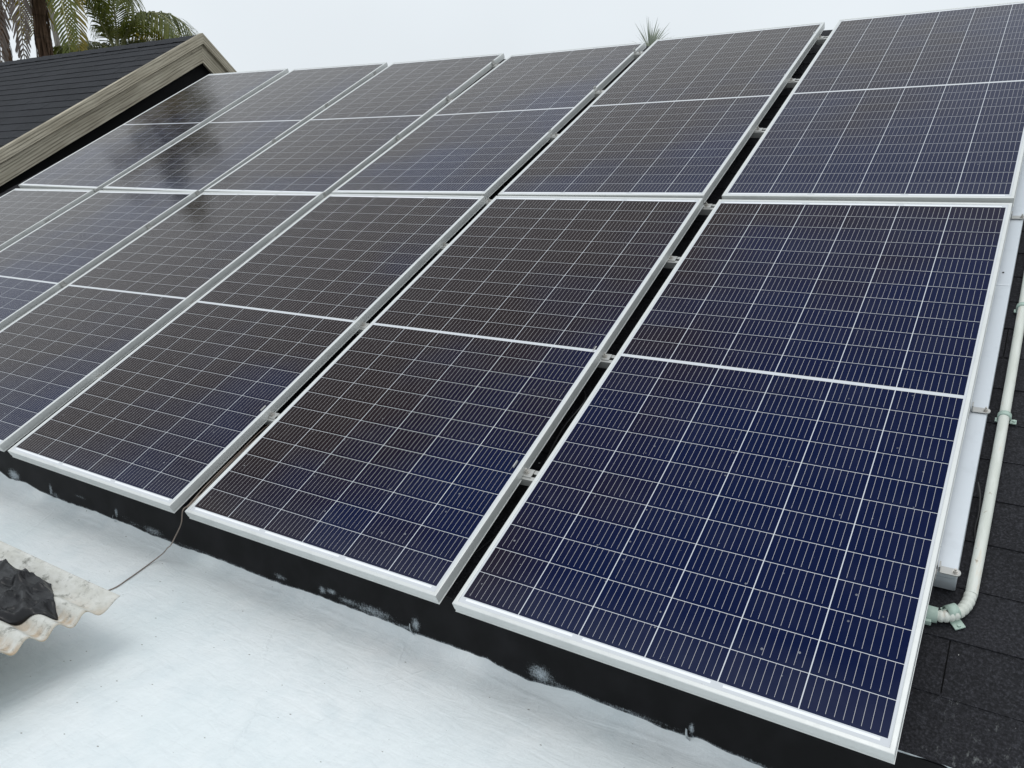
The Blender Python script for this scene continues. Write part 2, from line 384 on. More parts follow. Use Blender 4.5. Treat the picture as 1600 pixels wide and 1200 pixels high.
M = dict(
    cells=mat_cells(),
    frame=mat_alu('frame_aluminium', (0.655, 0.668, 0.655), 0.40, 0.35, 0.30),
    rail=mat_alu('rail_aluminium', (0.45, 0.45, 0.435), 0.42, 0.45, 0.45),
    beam=mat_alu('galvanised_beam', (0.62, 0.66, 0.70), 0.42, 0.4, 0.3),
    bolt=mat_alu('bolt_steel', (0.55, 0.53, 0.50), 0.35, 0.8, 0.5),
    shingle=mat_shingle('black_shingle', (0.0125, 0.0125, 0.0145), (0.0235, 0.0235, 0.0275)),
    shingle2=mat_shingle('charcoal_shingle', (0.013, 0.0138, 0.0165), (0.026, 0.0275, 0.0325), False),
    deck=mat_plain('roof_felt', (0.007, 0.007, 0.0075), 0.9, var=0.3, spec=0.2),
    wood=mat_wood(), white=mat_whiteroof(), upstand=mat_upstand(),
    wall=mat_plain('painted_wall', (0.55, 0.54, 0.48), 0.85, var=0.12, scale=3),
    conduit=mat_conduit(), clamp=mat_plain('green_clamp', (0.43, 0.55, 0.48), 0.5, var=0.2, scale=25),
    sheet=mat_sheet(), tarp=mat_plain('black_tarp', (0.0045, 0.0045, 0.0062), 0.36, var=0.4, scale=14, bump=0.3, spec=0.4),
    wire=mat_plain('brown_wire', (0.20, 0.155, 0.125), 0.5, var=0.3, scale=20),
    cable=mat_plain('black_cable', (0.012, 0.012, 0.013), 0.45, var=0.2, spec=0.4),
    flap=mat_plain('painted_flap', (0.42, 0.46, 0.48), 0.6, var=0.35, scale=60),
    block=mat_plain('concrete', (0.36, 0.35, 0.33), 0.9, var=0.25, scale=20, bump=0.4),
    leaf=mat_leaf('palm_leaf', (0.060, 0.095, 0.014), (0.20, 0.205, 0.030)),
    leafy=mat_leaf('yellowing_palm_leaf', (0.16, 0.15, 0.018), (0.36, 0.26, 0.035)),
    leafd=mat_leaf('dead_palm_leaf', (0.055, 0.040, 0.034), (0.150, 0.118, 0.098), 0.15),
    leafg=mat_leaf('silver_fan_leaf', (0.22, 0.26, 0.18), (0.62, 0.66, 0.60), 0.3),
    rach=mat_plain('palm_midrib', (0.30, 0.30, 0.15), 0.5, var=0.3, scale=3),
    rachd=mat_plain('dead_palm_midrib', (0.24, 0.21, 0.18), 0.7, var=0.3, scale=3),
    trunk=mat_trunk('fibrous_palm_bark', (0.085, 0.050, 0.034), (0.190, 0.118, 0.082)),
    trunk2=mat_trunk('grey_palm_bark', (0.16, 0.145, 0.125), (0.30, 0.28, 0.25)),
    ground=mat_ground(),
)

# ------------------------------------------------------------------ ground and house
GZ = -3.4
g = MB(); g.grid(lambda i, j: ((i-10)*60.0, (j-10)*60.0, GZ+0.15*noise.noise(Vector((i*1.3, j*1.3, 0)))), 21, 21)
tag(g.build('ground', M['ground']), 'grass and bare earth yard around the houses', 'ground', kind='structure')

NS = -0.13                     # shingle surface below the panel plane
VE, VR = 0.078, 4.385          # eave and ridge along the slope
UL, UR = -6.19, 3.4
house = thing('house', 'low house with white flat roof in front of a black shingled slope carrying the panels', 'house', Matrix.Translation((0, 0, GZ)))
HM = Matrix.Translation((0, 0, -GZ))      # children of house are authored in world coordinates

def shingles(mb, Mx, u0, u1, v0, v1, n, expo, tabw, rnd, lift=0.007, seed=0):
    rr = random.Random(seed)
    rows = int(math.ceil((v1-v0)/expo))
    for r_ in range(rows):
        a = v0+r_*expo; b = min(a+expo+0.012, v1)
        off = (r_ % 2)*tabw/2+rr.uniform(-0.03, 0.03)
        k = int((u1-u0)/tabw)+2
        for i in range(k):
            x0 = max(u0, u0-off+i*tabw); x1 = min(u1, u0-off+(i+1)*tabw-0.003)
            if x1-x0 < 0.02: continue
            aa = a+rr.uniform(-rnd, rnd); l = lift*rr.uniform(0.8, 1.25)
            vs_ = [(x0, aa, n), (x1, aa, n), (x1, b, n-0.001), (x0, b, n-0.001), (x0, aa, n+l), (x1, aa, n+l), (x1, b, n+0.0008), (x0, b, n+0.0008)]
            mb.add([Mx @ Vector(q) for q in vs_], [(4, 5, 6, 7), (0, 1, 5, 4), (1, 2, 6, 5), (3, 0, 4, 7)])
sh = MB(); shingles(sh, Matrix.Identity(4), UL, UR, VE, VR-0.01, NS-0.004, 0.1475, 0.31, 0.0025, 0.0042, 3)
sh.build('shingle_roof', M['shingle'], house, HM @ MA)
dk = MB()                                                      # solid roof deck under the shingles, both slopes
ridge = P(0, VR, NS); eave = P(0, VE, NS)
prof = [(eave.y+0.004, eave.z-0.006), (ridge.y, ridge.z-0.006), (ridge.y+3.6, ridge.z-0.006-3.6*0.512), (ridge.y+3.6, ridge.z-0.12-3.6*0.512),
        (ridge.y, ridge.z-0.13), (eave.y+0.10, eave.z-0.10)]
n_ = len(prof)
dk.add([(x, y, z) for x in (UL, UR) for y, z in prof], [(i, (i+1) % n_, n_+(i+1) % n_, n_+i) for i in range(n_)]+[tuple(range(n_)), tuple(reversed(range(n_, 2*n_)))])
dk.build('roof_deck', M['deck'], house, HM)
rc = MB()                                                      # ridge caps
for i in range(int((UR-UL)/0.3)):
    x = UL+i*0.3
    vs_ = [(x+dx, ridge.y+dy, ridge.z+dz+(0.006 if dx == 0 else 0.0)) for dx in (0, 0.31) for dy, dz in ((-0.13, -0.055), (0, 0.012), (0.13, -0.055))]
    rc.add(vs_, [(0, 3, 4, 1), (1, 4, 5, 2)])
rc.build('ridge_cap', M['shingle'], house, HM)

WALLY = 0.129
BORD = [(-9, -0.235), (-2.582, -.2), (-2.51, -.23), (-2.373, -.213), (-2.267, -.237), (-2.107, -.242), (-2.037, -.242), (-1.853, -.233), (-1.747, -.24), (-1.621, -.236), (-1.504, -.249), (-1.399, -.243), (-1.326, -.252), (-1.188, -.243), (-1.051, -.24), (-.922, -.244), (-.799, -.246), (-.68, -.234), (-.554, -.236), (-.447, -.233), (-.332, -.229), (-.247, -.239), (-.211, -.236), (-.119, -.233), (.013, -.232), (.096, -.251), (.147, -.258), (.291, -.226), (.382, -.234), (.469, -.234), (.536, -.245), (.604, -.238), (.615, -.224), (.678, -.241), (.753, -.247), (4, -0.24)]
def border(x):
    for (a, za), (b, zb) in zip(BORD, BORD[1:]):
        if a <= x <= b: return .62*(za+(zb-za)*(x-a)/(b-a))-.38*.238+0.003*noise.noise(Vector((x*30, 0, 0)))
    return -0.24
WZ = -0.268
xs = [-9+0.25*i for i in range(24)]+[-3.0+0.0125*i for i in range(340)]+[1.25+0.15*i for i in range(16)]
ys = [0.1285, 0.125, 0.121, 0.117, 0.113, 0.109, 0.105, 0.101, 0.097, 0.093, 0.089, 0.085, 0.081, 0.077, 0.072, 0.067, 0.06, 0.05, 0.03, 0.0, -0.04, -0.09, -0.15, -0.22, -0.3, -0.4, -0.5, -0.62, -0.76, -0.95, -1.2, -1.6, -2.2, -3, -4.2, -5.6, -7]
def wr(i, j):
    x, y = xs[i], ys[j]; d = 0.1285-y
    z = WZ+(border(x)+0.004-WZ)*math.exp(-(d/0.026)**1.2)
    rc_ = .030+.014*noise.noise(Vector((x*2.3, 7, 1)))
    z += .0045*max(0, .15+noise.noise(Vector((x*3.1, 2, 2))))*math.exp(-((d-rc_)/.005)**2)+.0018*noise.noise(Vector((x*22, y*22, 5)))*max(0, 1-d/.12)*min(1, d*60)
    z += 0.006*noise.noise(Vector((x*1.1, y*1.1, 3)))*min(1, d*6)+0.0022*noise.noise(Vector((x*6, y*6, 9)))*min(1, d*12)
    return (x, y, z)
wm = MB(); wm.grid(wr, len(xs), len(ys))
wm.f = [tuple(reversed(f)) for f in wm.f]
wm.build('flat_roof', M['white'], house, HM)
bd = MB(); bd.box((-9, -7, GZ), (UR, 0.12, WZ-0.03)); bd.box((UL+0.1, 0.2, GZ), (UR-0.1, 7.0, -0.30))
bd.build('wall', M['wall'], house, HM)

# black membrane upstand between shingle eave and white roof, smeared with white paint
SM = [(-2.464, -.203, .045, .025, 1), (-2.43, -.205, .012, .02, .8), (-2.171, -.207, .012, .027, .9), (-2.14, -.225, .03, .012, .7), (-1.955, -.191, .05, .008, .55), (-1.71, -.203, .010, .022, .9),
      (-1.637, -.208, .076, .010, .35), (-1.60, -.222, .05, .014, .5), (-1.48, -.222, .06, .016, .75), (-.80, -.214, .032, .010, .7), (-.61, -.205, .014, .014, .9), (-.57, -.200, .022, .010, .9), (-.50, -.213, .05, .012, .7),
      (-.40, -.214, .09, .018, .75), (-.27, -.226, .05, .008, .7), (-.234, -.205, .016, .022, .95), (.186, -.214, .036, .024, .95), (.235, -.226, .05, .010, .6), (.60, -.210, .007, .016, 1), (.72, -.236, .1, .006, .6), (-1.2, -.232, .3, .006, .5), (.45, -.226, .12, .006, .6)]
NX = int((UR+6.2)/0.008)
zt = P(0, VE, NS).z-0.004
zs = [zt, -0.105, -0.125, -0.145, -0.16]+[-0.168-0.0035*i for i in range(36)]
up = MB()
def upf(i, j):
    x = -6.2+0.008*i; z = zs[j]
    return (x, WALLY-0.0006-0.004*abs(noise.noise(Vector((x*1.7, 5, 0))))*(1 if j else 0), z)
up.grid(upf, NX, len(zs))
upo = up.build('edge_membrane', M['upstand'], house, HM)
at = upo.data.attributes.new('wear', 'FLOAT', 'POINT')
wear = []
for (x, y, z) in up.v:
    w = 0.0
    if z < -0.165 and -2.8 < x < 1.4:
        for (sx, sz, rx, rz, k) in SM:
            if abs(x-sx) < 3*rx and abs(z-sz) < 3*rz:
                w = max(w, k*math.exp(-((x-sx)/rx)**2*0.7-((z-sz)/rz)**2*0.7))
        e = z-border(x)
        if e < 0.014: w = max(w, 1.0-max(0, e)/0.014)
    wear.append(w)
at.data.foreach_set('value', wear)
fb = MB(); fb.box((-6.2, WALLY+0.006, GZ+0.5), (UR, WALLY+0.06, zt-0.002))
fb.build('fascia_board', M['deck'], house, HM)
# dried paint ridge along the visible shingle edge at the right corner
pr = MB()
def prf(i, j):
    u = 1.02+0.006*i; k = max(0.0, noise.noise(Vector((u*16, 1, 0)))*1.3+0.25)
    a = j/5*math.pi
    return P(u, VE-0.002-0.007*k*math.sin(a), NS+0.004-0.010*k+0.008*k*math.cos(a))
pr.grid(prf, 45, 6); pr.build('paint_drip', M['flap'], house, HM)
for (x, z, h, lean) in ((-2.16, -.238, .040, .35), (-1.715, -.240, .030, -.1), (-.24, -.238, .036, -.3), (.595, -.240, .032, -.15)):
    fl = MB()
    fl.grid(lambda i, j: (x+lean*0.03*(j/6)+(i/3-0.5)*0.010*(1-0.5*j/6), WALLY-0.004-0.008*math.sin(j/6*2.6)-0.003*i/3, z+h*j/6), 4, 7)
    fl.build('membrane_flap', M['flap'], house, HM)

# ------------------------------------------------------------------ solar panels
PWD, PHT = 1.038, 2.094
def frame_mesh():
    prof = [(-.0007, -.0352), (-.0007, -.0336), (.0008, -.0332), (.0008, -.0285), (.0022, -.028), (.0022, -.0262), (0, -.0258), (0, -.0018), (.0005, -.0005), (.0016, 0), (.0094, 0), (.0106, -.0006), (.0112, -.002),
            (.0112, -.0075), (.0026, -.0075), (.0026, -.0332), (.028, -.0332), (.028, -.0352)]
    mb = MB(); k = len(prof); vs_ = []
    for sx, sy in ((-1, -1), (1, -1), (1, 1), (-1, 1)):
        vs_ += [(sx*(PWD/2-d), sy*(PHT/2-d), z) for d, z in prof]
    fs = []
    for c in range(4):
        a, b = c*k, ((c+1) % 4)*k
        fs += [(a+i, b+i, b+(i+1) % k, a+(i+1) % k) for i in range(k)]
    mb.add(vs_, fs)
    return mb.mesh('frame', M['frame'])
def cell_mesh():
    mb = MB(); x, y = PWD/2-.0108, PHT/2-.0108
    mb.box((-x, -y, -.0072), (x, y, -.0022))
    return mb.mesh('cell_sheet', M['cells'])
FM, CM = frame_mesh(), cell_mesh()
#        centre u,   v,      n,      rot_u,  rot_v,  rot_n , tone
PAN = {(1, 0): (.5210, 1.0419, .0060, .0030, .0060, -.0030, .70), (1, 1): (.5269, 3.1621, .0070, -.0057, .0068, -.0006, .75),
       (2, 0): (-.5860, 1.0525, -.0056, .0085, .0034, .0012, .16), (2, 1): (-.5909, 3.1625, -.0041, -.0080, .0086, .0014, .16),
       (3, 0): (-1.6924, 1.0475, -.0043, .0049, .0006, -.0001, .10), (3, 1): (-1.7117, 3.1651, -.0163, -.0133, .0049, .0030, .40),
       (4, 0): (-2.7963, 1.0514, -.0039, .0017, .0082, .0017, .12), (4, 1): (-2.8132, 3.1593, -.0102, .0001, -.0042, -.0040, .05),
       (5, 0): (-3.9201, 1.0492, -.0051, 0, -.0009, .0004, .78), (5, 1): (-3.9194, 3.1667, -.0013, .0080, -.0150, -.0029, .25),
       (6, 0): (-5.0382, 1.0470, 0, 0, 0, 0, .15), (6, 1): (-5.0318, 3.1680, .0190, .0150, -.0150, -.0050, .30)}
ORD = ['', 'end panel nearest the white conduit', 'second panel from the conduit', 'third panel from the conduit', 'third panel from the wooden gable', 'second panel from the wooden gable', 'end panel beside the wooden gable']
for (c, ro), (u, v, n, ru, rv, rn, tone) in PAN.items():
    lab = ('lower row, ' if ro == 0 else 'upper row, ')+ORD[c]
    Mx = MA @ Matrix.Translation((u, v, n)) @ Matrix.Rotation(rn, 4, 'Z') @ Matrix.Rotation(-rv, 4, 'Y') @ Matrix.Rotation(ru, 4, 'X')
    th = thing('solar_panel', lab, 'solar panel', Mx, 'solar panels in two rows on the roof')
    f = bpy.data.objects.new('frame', FM); COL.objects.link(f); f.parent = th
    s = bpy.data.objects.new('cell_sheet', CM); COL.objects.link(s); s.parent = th; s['tone'] = tone

# ------------------------------------------------------------------ mounting rails with clamps in the gaps
RV = [0.49, 1.06, 1.69, 2.105, 2.84, 3.43, 4.035]
RL = ['lowest rail across the panel gaps, just above the eave', 'second rail up, level with the lower row\'s middle bars', 'third rail up, in the upper half of the lower row',
      'fourth rail up, under the joint of the two panel rows', 'fifth rail up, first above the joint of the rows', 'sixth rail up, in the upper half of the upper row', 'topmost rail, just below the ridge']
GAPS = [(-0.067, 0.06), (-1.172, 0.06), (-2.26, 0.06), (-3.37, 0.06), (-4.48, 0.06)]
def clamp_mb():
    mb = MB()
    mb.box((-.030, -.016, -.0005), (.026, .016, .0035), bev=.001)
    mb.box((-.030, -.014, .0035), (-.026, .014, .034), bev=.001)
    mb.box((-.026, -.010, .0035), (-.018, .010, .012))
    return mb.mesh('clamp', M['rail'])
def bolt_mb():
    mb = MB(); mb.cyl((0, 0, .0036), (0, 0, 1), .0085, .0016, 16); mb.cyl((0, 0, .0052), (0, 0, 1), .0062, .006, 6); mb.cyl((0, 0, .011), (0, 0, 1), .003, .008, 8)
    return mb.mesh('bolt', M['bolt'])
KM, BM = clamp_mb(), bolt_mb()
def endclip_mb():
    mb = MB(); mb.box((-.022, -.0125, 0), (.020, .0125, .004), bev=.001); mb.cyl((.020, 0, 0), (0, 0, 1), .0125, .0038, 18)
    mb.box((-.024, -.011, .004), (-.020, .011, .026))
    return mb.mesh('end_clip', M['rail'])
EM = endclip_mb()
BT = -0.0655
for v, lab in zip(RV, RL):
    th = thing('mounting_rail', 'white '+lab, 'rail', MA @ Matrix.Translation((1.04, v, BT)), 'rails under the panels')
    mb = MB(); L0 = 1.04+5.58
    # hollow box section with a top slot
    for (y0, y1, z0, z1) in ((-.021, -.0065, .024, .0275), (.0065, .021, .024, .0275), (-.021, -.018, .0, .024), (.018, .021, .0, .024), (-.018, .018, .0, .003), (-.0065, .0065, .012, .0145)):
        mb.box((-L0, y0, z0), (0, y1, z1))
    mb.build('rail_profile', M['rail'], th)
    for gu, gw in GAPS:
        k = bpy.data.objects.new('clamp', KM); COL.objects.link(k); k.parent = th; k.matrix_local = Matrix.Translation((gu-1.04+.002, .004, .0275))
        b = bpy.data.objects.new('bolt', BM); COL.objects.link(b); b.parent = k; b.location = (.006, 0, 0)
    if v < 3 and abs(v-1.69) > .1 and v < 2.5:
        k = bpy.data.objects.new('end_clip', EM); COL.objects.link(k); k.parent = th; k.matrix_local = Matrix.Translation((.022, .016, .001)) @ Matrix.Scale(.8, 4)
        b = bpy.data.objects.new('bolt', BM); COL.objects.link(b); b.parent = k; b.location = (.018, 0, 0)

# galvanised beam along the right edge
bt = thing('support_beam', 'pale galvanised box beam up the slope beside the conduit, under the rail ends', 'beam', MA @ Matrix.Translation((1.047, .505, NS+0.001)))
mb = MB(); hh = BT-NS-0.002
mb.box((-.034, 0, 0), (.034, 1.19, hh), bev=.0025); mb.box((-.034, 1.193, 0), (.034, 3.75, hh-.0008), bev=.0025)
mb.build('box_section', M['beam'], bt)
lp = MB(); lp.box((-.036, -.006, hh-.012), (.034, .012, hh+.0016), bev=.0015); lp.box((-.034, -.0035, .005), (.030, -.0005, hh-.016))
lp.build('end_plate', M['beam'], bt)
mk = MB()
for (x, y, r_) in ((.006, 1.265, .0032), (-.012, 1.30, .003), (-.016, 1.22, .0022), (-.014, .63, .003), (-.013, .70, .0025), (-.012, .07, .003)):
    mk.cyl((x, y, hh-.0002), (0, 0, 1), r_, .0012, 12)
mk.build('screw', M['cable'], bt)

# ------------------------------------------------------------------ conduit
CU, CN = 1.1185, NS+0.0205
ct = thing('conduit', 'cream plastic conduit pipe up the shingles at the right, ribbed elbow at bottom', 'conduit', MA @ Matrix.Translation((CU, .415, CN)))
pp = [(0.004*math.sin(y*1.3)-0.006*math.exp(-y*3), y, 0.002*math.sin(y*2)) for y in [0.075+0.05*i for i in range(70)]]
mb = MB(); mb.tube(pp, .0133, 18); mb.build('pipe', M['conduit'], ct)
el = []; rd = []
for i in range(61):
    a = i/60
    if a < .62:
        t_ = a/.62*math.pi/2; x, y = -.006-.058+.058*math.cos(t_), .075-.078*math.sin(t_)
    else:
        x, y = -.064-(a-.62)*.36, -.003+.006*math.sin((a-.62)*7)
    el.append((x, y, -.001)); rd.append(.0136 if (i % 4) or i in (0, 60) else .0112)
mb = MB(); mb.tube(el, rd, 18); mb.build('elbow', M['conduit'], ct)
def saddle(name, y, x=0.0, rot=0.0, w=.016, tab=.030, parent=ct):
    mb = MB(); seg = 20
    def fn(i, j):
        a = math.pi*1.25*(i/seg)-math.pi*.125
        r_ = .0172 if j in (1, 2) else .0136
        return (r_*math.cos(a), (-w/2, -w/2, w/2, w/2)[j], r_*math.sin(a))
    mb.grid(fn, seg+1, 4)
    mb.box((.0135, -w/2, -.0165), (tab, w/2, -.0125), bev=.001); mb.box((-tab*.72, -w/2, -.0165), (-.0135, w/2, -.0125), bev=.001)
    mb.cyl((tab-.006, 0, -.0125), (0, 0, 1), .004, .004, 8)
    return mb.build(name, M['clamp'], parent, Matrix.Translation((x, y, 0)) @ Matrix.Rotation(rot, 4, 'Z'))
for y in (.70, 1.225, 1.90, 2.54): saddle('pipe_clamp', y, .003)
saddle('pipe_clamp', .016, -.036, R(-52), .024, .036)
mb = MB(); mb.tube([(-.062, -.003, 0), (-.078, -.004, 0), (-.086, -.003, 0), (-.10, -.002, 0)], [.0175, .0185, .0185, .017], 18); mb.box((-.096, -.028, -.012), (-.072, -.014, .004), bev=.002)
mb.build('coupling', M['clamp'], ct)

# cables seen in the gaps and the loose wire hanging onto the white roof
def smooth(pts, k=8):
    pts = [Vector(p) for p in pts]; o = []
    for i in range(len(pts)-1):
        p0, p1, p2, p3 = pts[max(0, i-1)], pts[i], pts[i+1], pts[min(len(pts)-1, i+2)]
        for j in range(k):
            t_ = j/k; o.append(0.5*((2*p1)+(p2-p0)*t_+(2*p0-5*p1+4*p2-p3)*t_*t_+(3*p1-p0-3*p2+p3)*t_**3))
    o.append(pts[-1]); return o
wp = [P(-1.19, .62, -.11), P(-1.176, .46, -.06), P(-1.16, .30, -.045), P(-1.125, .12, -.02), P(-1.098, .03, -.006), Vector((-1.085, -.006, .002)), Vector((-1.111, 0, -.053)), Vector((-1.151, 0, -.109)),
      Vector((-1.185, 0.002, -.15)), Vector((-1.2202, .012, -.1737)), Vector((-1.2656, .03, -.205)), Vector((-1.3185, .05, -.2396)), Vector((-1.338, .022, -.2625)), Vector((-1.2998, -.0944, -.266)), Vector((-1.282, -.163, -.266)), Vector((-1.31, -.235, -.266)), Vector((-1.45, -.33, -.266)), Vector((-1.7, -.42, -.266))]
mb = MB(); mb.tube(smooth(wp), .0020, 8)
tag(mb.build('loose_wire', M['wire']), 'thin brown wire hanging from a panel gap onto the white roof', 'wire')
wq = [P(-1.185, .55, -.1), P(-1.165, .40, -.06), P(-1.14, .2, -.036), P(-1.118, .07, -.028), P(-1.128, .03, -.03), P(-1.15, .10, -.05), P(-1.17, .3, -.11)]
mb = MB(); mb.tube(smooth(wq), .0022, 8)
tag(mb.build('looped_wire', M['wire']), 'thin brown wire doubled back inside the gap above the loose wire', 'wire')
wc = [P(-.10, .95, -.105), P(-.055, .88, -.07), P(-.045, .83, -.06), P(-.075, .74, -.085), P(-.07, .60, -.1), P(-.055, .52, -.1), P(-.04, .44, -.085), P(-.075, .33, -.115), P(-.12, .22, -.12)]
mb = MB(); mb.tube(smooth(wc), .0034, 8)
tag(mb.build('panel_cable', M['cable']), 'black cable sagging in the widest gap between panels', 'cable')
wd = [P(1.088, .83, -.09), P(1.098, .79, -.1), P(1.101, .74, -.115), P(1.099, .70, -.118), P(1.104, .66, -.12)]
mb = MB(); mb.tube(smooth(wd), .0025, 8)
tag(mb.build('stray_cable', M['cable']), 'short black cable end curling between beam and conduit', 'cable')

# ------------------------------------------------------------------ corrugated sheet, tarp, added block
SX, SY, SZ = -0.902, -0.353, -0.103
def corr(y):
    if y > -.414: return -.0135*math.cos(math.pi*(y+.414)/.064)
    return -.0135*math.cos(2*math.pi*(y+.414)/.0765)
ysx = [-.352-.0042*i for i in range(150)]
def shf(top):
    def fn(i, j):
        x = SX-(0.012*i if i < 20 else .24+.06*(i-20)) if i else SX
        y = ysx[j]; z = SZ+corr(y)+(0.002 if top else 0)+.004*noise.noise(Vector((x*2, y*3, 0)))
        if i == 0: x += .006*noise.noise(Vector((y*9, 0, 0)))
        z += 0.035*max(0, (SX-x)-1.0)**2*0
        return (x-SX, y-SY, z-SZ)
    return fn
sh = MB(); nx, ny = 48, len(ysx)
sh.grid(shf(True), nx, ny); b0 = len(sh.v); sh.grid(shf(False), nx, ny)
rim = [(j*nx, (j+1)*nx, b0+(j+1)*nx, b0+j*nx) for j in range(ny-1)]+[(i, i+1, b0+i+1, b0+i) for i in range(nx-1)]
sh.f += rim; sh.sm += [False]*len(rim)
so_ = sh.build('corrugated_sheet', M['sheet'], None, Matrix.Translation((SX, SY, SZ)))
tag(so_, 'stained translucent white corrugated sheet held just above the white roof', 'roofing sheet')
def sheet_z(x, y): return SZ+corr(y)+.002+.004*noise.noise(Vector((x*2, y*3, 0)))
TL, TR, BR, BL = Vector((-2.0, -.50)), Vector((-1.176, -.398)), Vector((-.968, -.494)), Vector((-1.36, -.93))
trg = random.Random(12); TN = 90
tj = {}
def tarpf(i, j):
    s, t_ = i/(TN-1), j/(TN-1)
    edge = min(s, 1-s, t_, 1-t_)
    k0 = 0 if edge < .01 else 1
    s += 0; t_ += 0
    a = TL.lerp(TR, s); b = BL.lerp(BR, s); q = a.lerp(b, t_)
    e = .003*noise.noise(Vector((s*7, t_*7, 2)))
    x, y = q.x+e, q.y+.6*e
    h = .003
    for (ax, ay, ph, w, hh_) in ((2.2, 8.5, .3, .16, .030), (5, 4.5, .8, .12, .022), (-2.5, 7.5, .1, .10, .020), (9, -3, .55, .10, .014)):
        f_ = (ax*x+ay*y+ph+0.5*noise.noise(Vector((x*3, y*3, ph)))) % 1.0
        h += hh_*max(0, 1-abs(f_-.5)/w)
    h = h*.6+trg.uniform(0, .0008)
    zc = max(sheet_z(x, y+d) for d in (-.03, -.02, -.01, 0, .01, .02, .03))
    k = min(1, edge/.05)
    h *= .15+.85*k
    return (x, y, max(sheet_z(x, y)+.003, sheet_z(x, y)*(1-k)+zc*k+h))
mb = MB(); mb.grid(tarpf, TN, TN, True)
tp = mb.build('tarp', M['tarp']); tag(tp, 'crumpled black plastic tarp lying on the corrugated sheet', 'tarp')
sol = tp.modifiers.new('thick', 'SOLIDIFY'); sol.thickness = .0012; sol.offset = 1
bk = MB(); bk.box((-1.80, -1.02, WZ+.001), (-1.40, -.46, SZ-.0145), bev=.006)  # unseen added block: props the sheet and deepens the shade beneath it
tag(bk.build('added_block', M['block']), 'unseen grey block added under the corrugated sheet to carry it and block light', 'block')

# ------------------------------------------------------------------ neighbouring gabled roof
GX = -6.25
AP = Vector((0, 4.2224, 2.4259)); S1 = 0.5600; S2 = 0.85       # front slope (to -Y) and back slope
EY = 0.16; BY = 6.2
nb = thing('gabled_house', 'neighbouring house with charcoal shingle roof and weathered wooden gable boards', 'house', Matrix.Translation((GX, AP.y, GZ)))
NM = Matrix.Translation((GX, AP.y, GZ)).inverted()
ang = math.atan(S1)
M1 = Matrix.Translation((GX, AP.y, AP.z-.012)) @ Matrix.Rotation(ang, 4, 'X')     # local x along ridge, y up slope (negative = down), z out
sh = MB(); sl = (AP.y-EY)/math.cos(ang)
shingles(sh, Matrix.Identity(4), -11.0, -.020, -sl, -.01, -.004, 0.1475, 0.34, 0.004, 0.006, 11)
rr = random.Random(5)
for i in range(38):
    x = -.02-.29*i
    sh.add([(x-dx, dy, dz+(.006 if dx else 0)) for dx in (0, .30) for dy, dz in ((-.13, .004), (0.004, .008), (.10, -.115))], [(0, 1, 4, 3), (1, 2, 5, 4)])
sh.build('shingle_roof', M['shingle2'], nb, NM @ M1)
bp_ = [(EY, AP.z-S1*(AP.y-EY)-.022), (AP.y, AP.z-.022), (BY, AP.z-.022-S2*(BY-AP.y)), (BY, AP.z-.16-S2*(BY-AP.y)), (AP.y, AP.z-.16), (EY, AP.z-S1*(AP.y-EY)-.16)]
dk = MB(); dk.add([(x, y, z) for x in (GX-11, GX-.022) for y, z in bp_], [(i, (i+1) % 6, 6+(i+1) % 6, 6+i) for i in range(6)]+[tuple(range(6)), tuple(reversed(range(6, 12)))])
dk.build('roof_deck', M['deck'], nb, NM)
def board(x0, x1, d0, d1, front):
    """rake board: between perpendicular-free vertical drops d0..d1 below the roof line, mitred at the apex; local x runs down the slope"""
    s = S1 if front else S2; sg = -1 if front else 1
    ln = (AP.y-EY) if front else (BY-AP.y)
    a = math.atan(s)
    mb = MB(); pts = []
    n = 16
    for X in (x0, x1):
        for i in range(n+1):
            y = ln*i/n
            for d in (d0, d1): pts.append(Vector((X, AP.y+sg*y, AP.z-s*y-d)))
    k = 2*(n+1); fs = []
    for i in range(n):
        q = 2*i
        fs += [(q, q+1, q+3, q+2), (k+q, k+q+2, k+q+3, k+q+1), (q, q+2, k+q+2, k+q), (q+1, k+q+1, k+q+3, q+3)]
    fs += [(0, k, k+1, 1), (2*n, 2*n+1, k+2*n+1, k+2*n)]
    # local frame: x down the slope, y out of the face (+X world), z normal to slope
    ex = Vector((0, sg*math.cos(a), -math.sin(a))); ey = Vector((1, 0, 0)); ez = ex.cross(ey)
    F = Matrix(((ex.x, ey.x, ez.x, x1), (ex.y, ey.y, ez.y, AP.y), (ex.z, ey.z, ez.z, AP.z), (0, 0, 0, 1)))
    Fi = F.inverted(); mb.add([Fi @ q for q in pts], fs)
    return mb, F
for front in (True, False):
    mb, F = board(GX-.020, GX+.036, -.010, .0885, front); o = mb.build('trim_board', M['wood'], nb, NM @ F)
    mb, F = board(GX-.024, GX+.004, .0945, .268, front); o = mb.build('barge_board', M['wood'], nb, NM @ F)
gw = MB()
gw.add([(x, y, z) for x in (GX-10.8, GX-.06) for y, z in ((EY+.35, GZ), (BY-.3, GZ), (BY-.3, AP.z-.17-S2*(BY-.3-AP.y)), (AP.y, AP.z-.19), (EY+.35, AP.z-.17-S1*(AP.y-EY-.35)))],
       [(0, 1, 2, 3, 4), (9, 8, 7, 6, 5), (0, 5, 6, 1), (1, 6, 7, 2), (2, 7, 8, 3), (3, 8, 9, 4), (4, 9, 5, 0)])
gw.build('wall', M['deck'], nb, NM)

